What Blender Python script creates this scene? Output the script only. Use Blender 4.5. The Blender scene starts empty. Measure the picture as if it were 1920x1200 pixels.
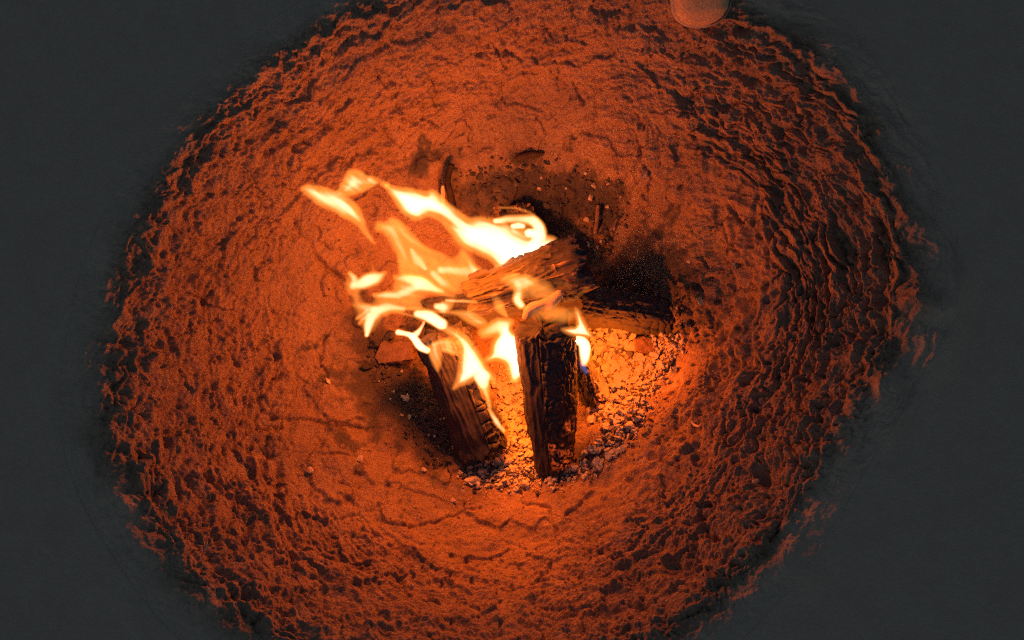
import bpy, math
import numpy as np
from mathutils import Vector, Matrix

# ------------------------------------------------------------------ camera, sky, exposure
scene = bpy.context.scene
scene.render.engine = 'CYCLES'
scene.view_settings.view_transform = 'Standard'
scene.view_settings.look = 'None'
scene.view_settings.gamma = 1.0
scene.view_settings.exposure = 0.0
scene.view_settings.use_curve_mapping = False
scene.cycles.use_denoising = False
scene.cycles.pixel_filter_type = 'BLACKMAN_HARRIS'
scene.cycles.filter_width = 1.25
scene.cycles.sample_clamp_indirect = 0.45
scene.cycles.sample_clamp_direct = 2.5
scene.cycles.transparent_max_bounces = 64
scene.cycles.volume_bounces = 0
scene.cycles.use_light_tree = True
scene.cycles.max_bounces = 6

CAM = np.array([0.0, -0.50, 2.00])
AIM = np.array([0.0, 0.0, 0.03])
FPX = 35.0 / 36.0 * 1920.0
fwd = (AIM - CAM) / np.linalg.norm(AIM - CAM)
rgt = np.array([1.0, 0.0, 0.0])
upv = np.cross(rgt, fwd)

cam_data = bpy.data.cameras.new('camera')
cam_data.lens = 35.0
cam_data.sensor_width = 36.0
cam_data.clip_start = 0.02
cam_data.clip_end = 1000.0
cam = bpy.data.objects.new('camera', cam_data)
scene.collection.objects.link(cam)
cam.location = CAM
cam.rotation_euler = Vector(fwd).to_track_quat('-Z', 'Y').to_euler()
scene.camera = cam

world = bpy.data.worlds.new('World')
scene.world = world
world.use_nodes = True
wn = world.node_tree.nodes
wl = world.node_tree.links
wn.clear()
sky = wn.new('ShaderNodeTexSky')
sky.sky_type = 'NISHITA'
sky.sun_disc = False
sky.sun_elevation = math.radians(50.0)
sky.ozone_density = 2.0
sky.dust_density = 0.3
sky.sun_rotation = math.radians(200.0)
bg = wn.new('ShaderNodeBackground')
bg.inputs['Strength'].default_value = 0.037         # night: faint blue moonlit sky
wo = wn.new('ShaderNodeOutputWorld')
wl.new(sky.outputs['Color'], bg.inputs['Color'])
wl.new(bg.outputs['Background'], wo.inputs['Surface'])

FIRE_RGB = (1.0, 0.148, 0.006)
# lamps of the fire: (pixel x, pixel y, height, watts, radius)
FIRE_LAMPS = [
    (884, 472, 0.315, 6.0, 0.018),
    (838, 545, 0.275, 2.3, 0.018),
    (960, 692, 0.125, 4.0, 0.012),
    (948, 805, 0.050, 0.22, 0.006),
    (880, 650, 0.245, 2.9, 0.014),
    (1150, 672, 0.110, 2.3, 0.008),
]

rng = np.random.default_rng(7)
COL = scene.collection


# ------------------------------------------------------------------ helpers
def unproj(px, py, z):
    d = fwd + rgt * ((px - 960.0) / FPX) + upv * ((600.0 - py) / FPX)
    t = (z - CAM[2]) / d[2]
    return CAM + d * t


def project(P):
    v = P - CAM
    dep = v @ fwd
    return 960.0 + FPX * (v @ rgt) / dep, 600.0 - FPX * (v @ upv) / dep


def smooth(a, b, x):
    t = np.clip((x - a) / (b - a), 0, 1)
    return t * t * (3 - 2 * t)


_perm = np.random.default_rng(3).permutation(256).astype(np.int32)
_perm = np.concatenate([_perm, _perm, _perm])
_g = np.random.default_rng(4).normal(size=(256, 3))
_g = (_g / np.linalg.norm(_g, axis=1, keepdims=True)).astype(np.float32)


def perlin(x, y, z=None, seed=0):
    x = np.asarray(x, np.float32) + seed * 17.31
    y = np.asarray(y, np.float32) + seed * 5.77
    z = np.zeros_like(x) + 0.37 + seed * 1.3 if z is None else np.asarray(z, np.float32)
    xi = np.floor(x).astype(np.int32); yi = np.floor(y).astype(np.int32); zi = np.floor(z).astype(np.int32)
    xf = x - xi; yf = y - yi; zf = z - zi
    u = xf * xf * xf * (xf * (xf * 6 - 15) + 10)
    v = yf * yf * yf * (yf * (yf * 6 - 15) + 10)
    w = zf * zf * zf * (zf * (zf * 6 - 15) + 10)
    xi &= 255; yi &= 255; zi &= 255
    out = 0.0
    for dx in (0, 1):
        for dy in (0, 1):
            for dz in (0, 1):
                h = _perm[_perm[_perm[(xi + dx) & 255] + ((yi + dy) & 255)] + ((zi + dz) & 255)]
                gr = _g[h]
                dot = gr[..., 0] * (xf - dx) + gr[..., 1] * (yf - dy) + gr[..., 2] * (zf - dz)
                out = out + dot * (u if dx else 1 - u) * (v if dy else 1 - v) * (w if dz else 1 - w)
    return out * 1.6


def fbm(x, y, z=None, seed=0, octv=4, gain=0.5, lac=2.03):
    o = 0.0; a = 1.0; f = 1.0
    for k in range(octv):
        o = o + a * perlin(x * f, y * f, None if z is None else z * f, seed + k)
        a *= gain; f *= lac
    return o


def worley(x, y, seed=0):
    """distance to nearest feature point, and a random value of that cell"""
    xi = np.floor(x).astype(np.int32); yi = np.floor(y).astype(np.int32)
    best = np.full(x.shape, 9.0, np.float32); sec = best.copy(); rv = np.zeros(x.shape, np.float32)
    for dx in (-1, 0, 1):
        for dy in (-1, 0, 1):
            cx = xi + dx; cy = yi + dy
            h = _perm[_perm[(cx + seed * 13) & 255] + (cy & 255)]
            h2 = _perm[h + 91]; h3 = _perm[h2 + 37]
            d = np.hypot(cx + h / 256.0 - x, cy + h2 / 256.0 - y).astype(np.float32)
            m = d < best
            sec = np.where(m, best, np.minimum(sec, d))
            best = np.where(m, d, best); rv = np.where(m, h3 / 256.0, rv)
    return best, sec, rv


def seg_dist(X, Y, pts):
    """distance to a polyline, signed side, and arc parameter 0..1"""
    pts = np.asarray(pts, float)
    L = np.hypot(*(pts[1:] - pts[:-1]).T); S = np.concatenate([[0], np.cumsum(L)]); tot = S[-1]
    D = np.full(X.shape, 1e9); T = np.zeros(X.shape); G = np.zeros(X.shape)
    for k in range(len(pts) - 1):
        a, b = pts[k], pts[k + 1]
        e = b - a; l2 = max(e @ e, 1e-12)
        t = np.clip(((X - a[0]) * e[0] + (Y - a[1]) * e[1]) / l2, 0, 1)
        dx = X - a[0] - t * e[0]; dy = Y - a[1] - t * e[1]
        d = np.hypot(dx, dy)
        m = d < D
        D = np.where(m, d, D); T = np.where(m, (S[k] + t * L[k]) / tot, T)
        G = np.where(m, np.sign(e[0] * dy - e[1] * dx), G)
    return D, G, T


def chaikin(pts, n=2, closed=True):
    p = np.asarray(pts, float)
    for _ in range(n):
        q = np.roll(p, -1, axis=0) if closed else p[1:]
        a = p if closed else p[:-1]
        r = np.empty((len(a) * 2, p.shape[1]))
        r[0::2] = a * 0.75 + q * 0.25; r[1::2] = a * 0.25 + q * 0.75
        if not closed:
            r = np.vstack([p[:1], r, p[-1:]])
        p = r
    return p


def poly_sdf(X, Y, pts):
    """positive inside"""
    pts = np.asarray(pts, float)
    inside = np.zeros(X.shape, bool)
    n = len(pts)
    for k in range(n):
        x1, y1 = pts[k]; x2, y2 = pts[(k + 1) % n]
        if y1 == y2:
            continue
        c = ((y1 > Y) != (y2 > Y)) & (X < (x2 - x1) * (Y - y1) / (y2 - y1) + x1)
        inside ^= c
    D, _, _ = seg_dist(X, Y, np.vstack([pts, pts[:1]]))
    return np.where(inside, D, -D)


def mesh_from(name, verts, faces, mat=None, parent=None, flat=False, attrs=None):
    """faces: (n,4) or (n,3) int array, or a list of such arrays"""
    me = bpy.data.meshes.new(name)
    verts = np.ascontiguousarray(verts, np.float32)
    fl = faces if isinstance(faces, list) else [faces]
    fl = [np.asarray(f, np.int32) for f in fl if len(f)]
    loops = np.concatenate([f.ravel() for f in fl])
    tot = np.concatenate([np.full(len(f), f.shape[1], np.int32) for f in fl])
    start = np.concatenate([[0], np.cumsum(tot)[:-1]]).astype(np.int32)
    me.vertices.add(len(verts)); me.vertices.foreach_set('co', verts.ravel())
    me.loops.add(len(loops)); me.loops.foreach_set('vertex_index', loops)
    me.polygons.add(len(tot)); me.polygons.foreach_set('loop_start', start); me.polygons.foreach_set('loop_total', tot)
    me.update(calc_edges=True)
    me.polygons.foreach_set('use_smooth', np.full(len(tot), not flat))
    for k, v in (attrs or {}).items():
        at = me.attributes.new(k, 'FLOAT', 'POINT')
        at.data.foreach_set('value', np.ascontiguousarray(v, np.float32).ravel())
    if mat:
        me.materials.append(mat)
    ob = bpy.data.objects.new(name, me)
    COL.objects.link(ob)
    if parent:
        ob.parent = parent
    return ob


def tag(o, label, cat=None, group=None, kind=None):
    o['label'] = label
    if cat: o['category'] = cat
    if group: o['group'] = group
    if kind: o['kind'] = kind
    return o


def empty(name, loc=(0, 0, 0), mat=None):
    e = bpy.data.objects.new(name, None)
    e.empty_display_size = 0.05
    COL.objects.link(e)
    if mat is not None:
        e.matrix_world = mat
    else:
        e.location = loc
    return e


# ------------------------------------------------------------------ materials
class NT:
    def __init__(self, name):
        self.m = bpy.data.materials.new(name); self.m.use_nodes = True
        self.t = self.m.node_tree; self.t.nodes.clear()
        self.out = self.n('ShaderNodeOutputMaterial')

    def n(self, ty, **kw):
        nd = self.t.nodes.new(ty)
        for k, v in kw.items():
            setattr(nd, k, v)
        return nd

    def l(self, a, b):
        self.t.links.new(a, b)

    def val(self, sock, v):
        if hasattr(v, 'is_output'):
            self.l(v, sock)
        else:
            sock.default_value = v

    def coord(self):
        return self.n('ShaderNodeTexCoord').outputs['Object']

    def mapping(self, scale, vec=None):
        mp = self.n('ShaderNodeMapping')
        mp.inputs['Scale'].default_value = scale
        self.l(vec or self.coord(), mp.inputs['Vector'])
        return mp.outputs['Vector']

    def noise(self, scale, detail=6, rough=0.6, vec=None, dist=0.0):
        nd = self.n('ShaderNodeTexNoise')
        nd.inputs['Scale'].default_value = scale; nd.inputs['Detail'].default_value = detail
        nd.inputs['Roughness'].default_value = rough; nd.inputs['Distortion'].default_value = dist
        self.l(vec or self.coord(), nd.inputs['Vector'])
        return nd.outputs['Fac']

    def ramp(self, fac, stops):
        nd = self.n('ShaderNodeValToRGB')
        el = nd.color_ramp.elements
        while len(el) < len(stops):
            el.new(0.5)
        for e, (p, c) in zip(el, stops):
            e.position = p; e.color = (*c, 1.0) if len(c) == 3 else c
        self.l(fac, nd.inputs['Fac'])
        return nd.outputs['Color']

    def mix(self, fac, a, b, mode='MIX'):
        nd = self.n('ShaderNodeMix', data_type='RGBA', blend_type=mode)
        self.val(nd.inputs[0], fac)
        self.val(nd.inputs[6], a if hasattr(a, 'is_output') else (*a, 1.0))
        self.val(nd.inputs[7], b if hasattr(b, 'is_output') else (*b, 1.0))
        return nd.outputs[2]

    def math(self, op, a, b=None, clamp=False):
        nd = self.n('ShaderNodeMath', operation=op, use_clamp=clamp)
        self.val(nd.inputs[0], a)
        if b is not None:
            self.val(nd.inputs[1], b)
        return nd.outputs[0]

    def attr(self, name):
        return self.n('ShaderNodeAttribute', attribute_name=name).outputs['Fac']

    def bump(self, h, strength, dist):
        nd = self.n('ShaderNodeBump')
        nd.inputs['Strength'].default_value = strength; nd.inputs['Distance'].default_value = dist
        self.l(h, nd.inputs['Height'])
        return nd.outputs['Normal']

    def bsdf(self, col, rough=0.9, normal=None, spec=0.2, emit=None, estr=0.0):
        b = self.n('ShaderNodeBsdfPrincipled')
        self.val(b.inputs['Base Color'], col if hasattr(col, 'is_output') else (*col, 1.0))
        self.val(b.inputs['Roughness'], rough)
        b.inputs['Specular IOR Level'].default_value = spec
        if normal is not None:
            self.l(normal, b.inputs['Normal'])
        if emit is not None:
            b.inputs['Emission Color'].default_value = (*emit, 1.0)
            self.val(b.inputs['Emission Strength'], estr)
        self.l(b.outputs['BSDF'], self.out.inputs['Surface'])
        return self.m


def make_clay(name='clay', tone=None, relief=1.0):
    t = NT(name)
    big = t.noise(3.0, 5, 0.6); mid = t.noise(24.0, 6, 0.65); fine = t.noise(190.0, 5, 0.7); grit = t.noise(620.0, 3, 0.6)
    col = t.ramp(big, tone or [(0.3, (0.34, 0.225, 0.125)), (0.55, (0.40, 0.265, 0.145)), (0.75, (0.46, 0.305, 0.17))])
    col = t.mix(t.math('MULTIPLY', t.ramp(mid, [(0.40, (0, 0, 0)), (0.62, (1, 1, 1))]), 0.35), col, (0.23, 0.145, 0.08))
    col = t.mix(t.math('MULTIPLY', t.ramp(fine, [(0.36, (1, 1, 1)), (0.50, (0, 0, 0))]), 0.65), col, (0.13, 0.085, 0.05))
    col = t.mix(t.math('MULTIPLY', t.ramp(t.noise(520.0, 2, 0.5), [(0.42, (1, 1, 1)), (0.54, (0, 0, 0))]), 0.50), col, (0.15, 0.10, 0.06))
    col = t.mix(t.math('MULTIPLY', t.ramp(t.noise(430.0, 2, 0.5), [(0.56, (0, 0, 0)), (0.68, (1, 1, 1))]), 0.45), col, (0.58, 0.42, 0.25))
    dirt = t.ramp(t.noise(11.0, 8, 0.75, None, 0.5), [(0.44, (0, 0, 0)), (0.66, (1, 1, 1))])
    col = t.mix(t.math('MULTIPLY', dirt, 0.45), col, (0.17, 0.11, 0.065))
    ash = t.math('MULTIPLY', t.attr('ash'), t.ramp(t.noise(70.0, 5, 0.7), [(0.35, (0, 0, 0)), (0.6, (1, 1, 1))]))
    col = t.mix(t.math('MULTIPLY', ash, 0.75), col, (0.50, 0.42, 0.33))
    soot = t.math('MULTIPLY', t.attr('soot'), t.ramp(t.noise(45.0, 6, 0.7), [(0.30, (0.84, 0.84, 0.84)), (0.55, (1, 1, 1))]))  # mask mixes soot stains with log shadow painted into the clay colour
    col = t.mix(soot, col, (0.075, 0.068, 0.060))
    col = t.mix(t.attr('topsoil'), col, t.ramp(mid, [(0.3, (0.43, 0.315, 0.195)), (0.7, (0.48, 0.355, 0.22))]))
    h = t.math('ADD', t.math('MULTIPLY', fine, 0.8), t.math('MULTIPLY', grit, 0.5))
    h = t.math('ADD', h, t.math('MULTIPLY', t.noise(85.0, 6, 0.7, None, 0.3), 1.2))
    return t.bsdf(col, 0.95, t.bump(h, 1.0 * relief, 0.0034), 0.12)


def make_wood(name, char=0.5, ember=False, brown=(0.30, 0.155, 0.075)):
    t = NT(name)
    v = t.mapping((6, 70, 70))
    g = t.noise(1.0, 7, 0.7, v, 0.4)
    g2 = t.noise(1.0, 5, 0.7, t.mapping((20, 260, 260)))
    patch = t.noise(9.0, 5, 0.65)
    f = t.math('ADD', t.math('MULTIPLY', g, 0.6), t.math('MULTIPLY', patch, 0.4))
    f = t.math('ADD', f, t.math('MULTIPLY', t.attr('char'), -0.55))
    f = t.math('ADD', f, t.math('MULTIPLY', t.attr('ridge'), 0.22))
    c = t.ramp(f, [(char - 0.22, (0.045, 0.043, 0.042)), (char - 0.02, (0.058, 0.047, 0.04)), (char + 0.16, brown)])
    c = t.mix(t.math('MULTIPLY', t.ramp(g2, [(0.3, (1, 1, 1)), (0.5, (0, 0, 0))]), 0.6), c, (0.048, 0.043, 0.040))
    h = t.math('ADD', g, t.math('MULTIPLY', g2, 0.5))
    emit = None; es = 0.0
    if ember:
        crease = t.ramp(t.noise(75.0, 5, 0.7, None, 0.6), [(0.50, (0, 0, 0)), (0.66, (1, 1, 1))])
        es = t.math('MULTIPLY', t.math('MULTIPLY', crease, t.attr('ember')), 1.6)
        emit = (1.0, 0.11, 0.012)
    return t.bsdf(c, 0.75, t.bump(h, 0.8, 0.002), 0.3, emit, es)


def make_simple(name, c1, c2, scale=60.0, rough=0.9, bump=0.5, bdist=0.001, spec=0.2):
    t = NT(name)
    nz = t.noise(scale, 6, 0.65)
    oi = t.n('ShaderNodeObjectInfo').outputs['Random']
    f = t.math('ADD', nz, t.math('MULTIPLY', t.math('SUBTRACT', oi, 0.5), 0.25))
    c = t.ramp(f, [(0.3, c1), (0.7, c2)])
    return t.bsdf(c, rough, t.bump(t.noise(scale * 6, 4, 0.6), bump, bdist), spec)


def make_flame(name, rgb, k):
    t = NT(name)
    e = t.n('ShaderNodeEmission')
    e.inputs['Color'].default_value = (*rgb, 1.0)
    e.inputs['Strength'].default_value = k
    t.l(e.outputs['Emission'], t.out.inputs['Volume'])
    return t.m


FLAME_K = 200.0
M_CLAY = make_clay()
M_WOOD = make_wood('split_wood', 0.72, False, (0.42, 0.26, 0.11))
M_WOOD_DARK = make_wood('charred_wood', 0.62, True)
M_WOOD_FACE = make_wood('scorched_wood_face', 0.66, False, (0.05, 0.038, 0.028))
M_BARK = make_wood('charred_bark', 0.66, True, (0.12, 0.075, 0.045))
M_BLACK = make_wood('black_charred_wood', 0.7, True, (0.035, 0.032, 0.030))
M_PALE = make_simple('pale_bark', (0.50, 0.38, 0.20), (0.68, 0.54, 0.32), 90)
M_ASH = make_simple('ash_lump', (0.42, 0.37, 0.24), (0.74, 0.67, 0.45), 110)
M_COAL = make_simple('charcoal', (0.045, 0.044, 0.042), (0.10, 0.085, 0.07), 80, 0.7, 0.8, 0.002, 0.35)
M_BRICK = make_simple('fired_clay', (0.14, 0.085, 0.05), (0.30, 0.19, 0.11), 70, .9, .9, .002)
M_CHIP = make_simple('wood_chip', (0.46, 0.34, 0.18), (0.68, 0.54, 0.32), 60)
M_TWIG = make_simple('burnt_twig', (0.02, 0.016, 0.014), (0.07, 0.045, 0.03), 60)
M_FLAME = make_flame('flame', (1.0, 0.27, 0.035), FLAME_K)
M_CORE = make_flame('flame_core', (0.70, 0.78, 0.56), FLAME_K)
M_BLUE = make_flame('blue_flame', (0.16, 0.26, 0.75), FLAME_K)

# ------------------------------------------------------------------ the pit
RIM_PX = [(208, 700), (205, 800), (240, 900), (300, 1000), (380, 1110), (480, 1190), (640, 1240), (820, 1262), (1000, 1262),
          (1150, 1240), (1290, 1180), (1420, 1050), (1500, 960), (1560, 850), (1640, 720), (1700, 600), (1715, 480), (1675, 350),
          (1605, 200), (1515, 100), (1400, 30), (1250, -30), (1000, -55), (820, -25), (650, 45), (500, 145), (390, 255),
          (310, 365), (255, 480), (222, 590)]
_rim = np.array([unproj(x, y, 0.40)[:2] for x, y in RIM_PX])
PIT_C = np.array([0.0, -0.05])
_th = np.arctan2(_rim[:, 1] - PIT_C[1], _rim[:, 0] - PIT_C[0]); _rr = np.hypot(*(_rim - PIT_C).T) * .940 * np.where(np.abs(_th - .15) < .9, .985, 1.0)
_o = np.argsort(_th); _th = _th[_o]; _rr = _rr[_o]
_tg = np.linspace(-np.pi, np.pi, 721)
_rg = np.interp(_tg, np.concatenate([_th - 2 * np.pi, _th, _th + 2 * np.pi]), np.tile(_rr, 3))
_k = np.hanning(31); _k /= _k.sum()
_rg = np.convolve(np.concatenate([_rg[-16:-1], _rg, _rg[1:16]]), _k, 'valid')


def rim_r(th):
    return np.interp(th, _tg, _rg)


# section of the bowl: share of the rim radius against height
_PQ = np.array([0, .15, .30, .42, .54, .66, .77, .86, .93, .98, 1.02, 1.07, 1.14, 1.25, 1.40, 1.70, 2.2])
_PZ = np.array([0, .000, .006, .021, .053, .101, .164, .236, .313, .383, .424, .441, .445, .442, .436, .432, .43])
_PZ[0] = -0.002
_qf = np.linspace(0, 2.2, 2201)


def _herm(xq, xs, ys):
    m = np.gradient(ys, xs)
    i = np.clip(np.searchsorted(xs, xq) - 1, 0, len(xs) - 2)
    h = xs[i + 1] - xs[i]; t = (xq - xs[i]) / h
    return ((2 * t**3 - 3 * t**2 + 1) * ys[i] + (t**3 - 2 * t**2 + t) * h * m[i]
            + (-2 * t**3 + 3 * t**2) * ys[i + 1] + (t**3 - t**2) * h * m[i + 1])


_zf = _herm(_qf, _PQ, _PZ)
_arc = np.concatenate([[0], np.cumsum(np.hypot(np.diff(_qf) * 0.64, np.diff(_zf)))])


def hump(q, th):
    # where the wall leans back early and runs up to the rim as a shallow bank
    e = (np.exp(-((th - .12) / .60) ** 2) * .145 + np.exp(-((th - .98) / .32) ** 2) * .065
         + np.exp(-((th + .85) / .42) ** 2) * .085 + np.exp(-((th + 2.35) / .45) ** 2) * .060)
    return np.minimum(e, .15) * smooth(.36, .78, q) * (1 - smooth(.74, 1.08, q))


def base_z(x, y):
    th = np.arctan2(y - PIT_C[1], x - PIT_C[0]); r = np.hypot(x - PIT_C[0], y - PIT_C[1])
    q = r / rim_r(th)
    return np.interp(q, _qf, _zf) + hump(q, th)


def to_bowl(px, py):
    z = 0.1
    for _ in range(12):
        p = unproj(px, py, z)
        z = 0.5 * z + 0.5 * float(base_z(p[0], p[1]))
    return unproj(px, py, z)


def H(ox, oy, s, *pts):
    return [(ox + x * s, oy + y * s) for x, y in pts]


# cracks of the clay seen in the photograph: (points, width m, depth m, step m)
A, B, C_, D_ = (0, 0), (960, 0), (0, 600), (960, 600)
CR = []


def cr(o, pts, w=.0022, d=.007, st=0.0):
    CR.append((H(o[0], o[1], .5, *pts), w, d, st))


cr(A, [(1300, 270), (1305, 310), (1320, 350), (1350, 385), (1375, 420), (1380, 445), (1420, 465), (1450, 490), (1475, 530), (1510, 555), (1520, 580), (1525, 640)], .0024, .008)
cr(A, [(1375, 420), (1330, 440), (1300, 470)], .002, .004)
cr(A, [(1850, 150), (1860, 190), (1885, 220), (1890, 245), (1915, 275)], .0026, .008)
cr(A, [(1075, 640), (1080, 700), (1070, 770), (1100, 800), (1110, 860), (1150, 900), (1170, 920)])
cr(A, [(1165, 900), (1175, 930), (1200, 975), (1250, 1020), (1300, 1060)], .005, .012, .003)
cr(A, [(935, 860), (980, 840), (1030, 825)])
cr(A, [(1130, 510), (1150, 545), (1200, 570)])
cr(A, [(700, 1100), (740, 1110), (790, 1150), (900, 1175)], .003, .008, .002)
cr(A, [(1890, 290), (1885, 370), (1880, 420)], .002, .005)
cr(A, [(1140, 620), (1170, 660), (1200, 690)], .002, .005)
cr(A, [(1255, 1060), (1260, 1120), (1290, 1145)], .002, .005)
cr(A, [(1610, 555), (1640, 550), (1740, 490), (1790, 450), (1850, 430), (1915, 440)], .002, .006)
cr(A, [(1340, 590), (1360, 570), (1400, 560)], .002, .005)
cr(B, [(405, 0), (400, 40), (430, 80), (470, 110)], .003, .008)
cr(B, [(150, 190), (165, 240), (180, 280)], .002, .006)
cr(B, [(230, 300), (260, 370), (280, 390)], .004, .009)
cr(B, [(310, 340), (320, 420), (300, 540)], .0024, .006)
cr(B, [(440, 390), (470, 430), (490, 470), (500, 500)], .004, .009, .002)
cr(B, [(440, 470), (480, 530), (485, 590), (450, 650)], .004, .009, .003)
cr(B, [(640, 180), (650, 250)], .003, .008)
cr(B, [(715, 130), (700, 200)], .004, .008)
cr(B, [(925, 700), (895, 800), (885, 880), (885, 950)], .005, .010)
cr(B, [(985, 740), (985, 800), (975, 860), (935, 970)], .005, .011)
cr(B, [(1040, 720), (1080, 830), (1090, 900)], .004, .009)
cr(B, [(640, 370), (700, 360), (800, 400), (880, 380)], .003, .007)
cr(B, [(600, 460), (690, 520), (700, 560)], .003, .007)
cr(C_, [(790, 230), (800, 290), (830, 340), (850, 400), (855, 450)], .004, .009, .003)
cr(C_, [(980, 340), (1030, 365), (1200, 375), (1280, 395), (1400, 410)], .0032, .008, .004)
cr(C_, [(950, 400), (1060, 400)], .003, .007)
cr(C_, [(1040, 480), (1120, 490), (1250, 510), (1380, 525)], .0026, .006, .002)
cr(C_, [(1000, 420), (1010, 480), (1050, 530), (1055, 590), (1045, 640)], .007, .014, .004)
cr(C_, [(960, 270), (980, 340), (950, 400), (900, 450), (880, 480), (820, 490)], .004, .010)
cr(C_, [(950, 430), (935, 470), (940, 510)], .006, .010)
cr(C_, [(1000, 240), (1040, 210)], .003, .007)
cr(C_, [(1270, 600), (1310, 630), (1325, 690), (1345, 700)], .003, .009)
cr(C_, [(1000, 690), (1050, 730), (1055, 770)], .005, .010)
cr(C_, [(905, 640), (900, 680), (890, 720)], .005, .010)
cr(C_, [(1100, 960), (1095, 880), (1060, 840)], .004, .009, .002)
cr(C_, [(1260, 745), (1360, 720), (1440, 700)], .003, .006, .002)
cr(C_, [(1435, 700), (1440, 760), (1520, 770), (1640, 740), (1740, 700), (1820, 690)], .0028, .007, .002)
cr(C_, [(1440, 620), (1560, 640), (1680, 670)], .0024, .006, .002)
cr(C_, [(1500, 930), (1510, 1010), (1560, 1040), (1640, 1060), (1690, 1050)], .005, .013, .004)
cr(C_, [(1110, 860), (1210, 880)], .003, .007)
cr(C_, [(1640, 1010), (1690, 950), (1730, 920)], .003, .007)
cr(C_, [(1220, 800), (1300, 810), (1400, 800), (1430, 830)], .004, .008)
cr(C_, [(1550, 950), (1600, 960), (1620, 990)], .004, .009)
cr(C_, [(700, 560), (760, 700), (770, 800)], .004, .009, .003)
cr(D_, [(20, 680), (90, 690), (140, 710), (155, 760), (160, 800), (200, 830), (270, 865), (305, 890), (290, 940)], .003, .009)
cr(D_, [(310, 760), (380, 715), (480, 690)], .0026, .007)
cr(D_, [(535, 600), (550, 700)], .003, .007)
cr(D_, [(500, 710), (490, 780)], .005, .010)
cr(D_, [(160, 900), (130, 960), (70, 990), (30, 940)], .004, .009)
cr(D_, [(270, 1115), (330, 1105), (400, 1080), (480, 1060), (560, 1075), (620, 1060)], .009, .018, .004)
cr(D_, [(0, 1130), (90, 1140), (200, 1120)], .004, .009, .003)

SOOT_SHADE = [(790, 308, 26, 32, 1.0), (985, 297, 36, 18, 1.0), (1020, 365, 150, 62, 1.0), (1125, 375, 70, 55, .95), (905, 365, 70, 48, .75),
        (850, 340, 30, 50, .6), (990, 430, 110, 60, 1.0), (1195, 540, 150, 105, 1.0), (1000, 700, 150, 140, .4), (735, 735, 115, 95, .9),  # wide right-hand blob paints in the log shadow; last one is soot plus shade
        (835, 810, 100, 75, .85), (690, 620, 45, 75, .8), (1060, 850, 70, 40, .5)]  # first blob: sooty floor, with the left log's shadow painted in too
ASH = [(1150, 680, 110, 95, 1.0), (960, 860, 110, 55, .9), (960, 770, 60, 90, .8), (1110, 830, 90, 60, .6)]


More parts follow.
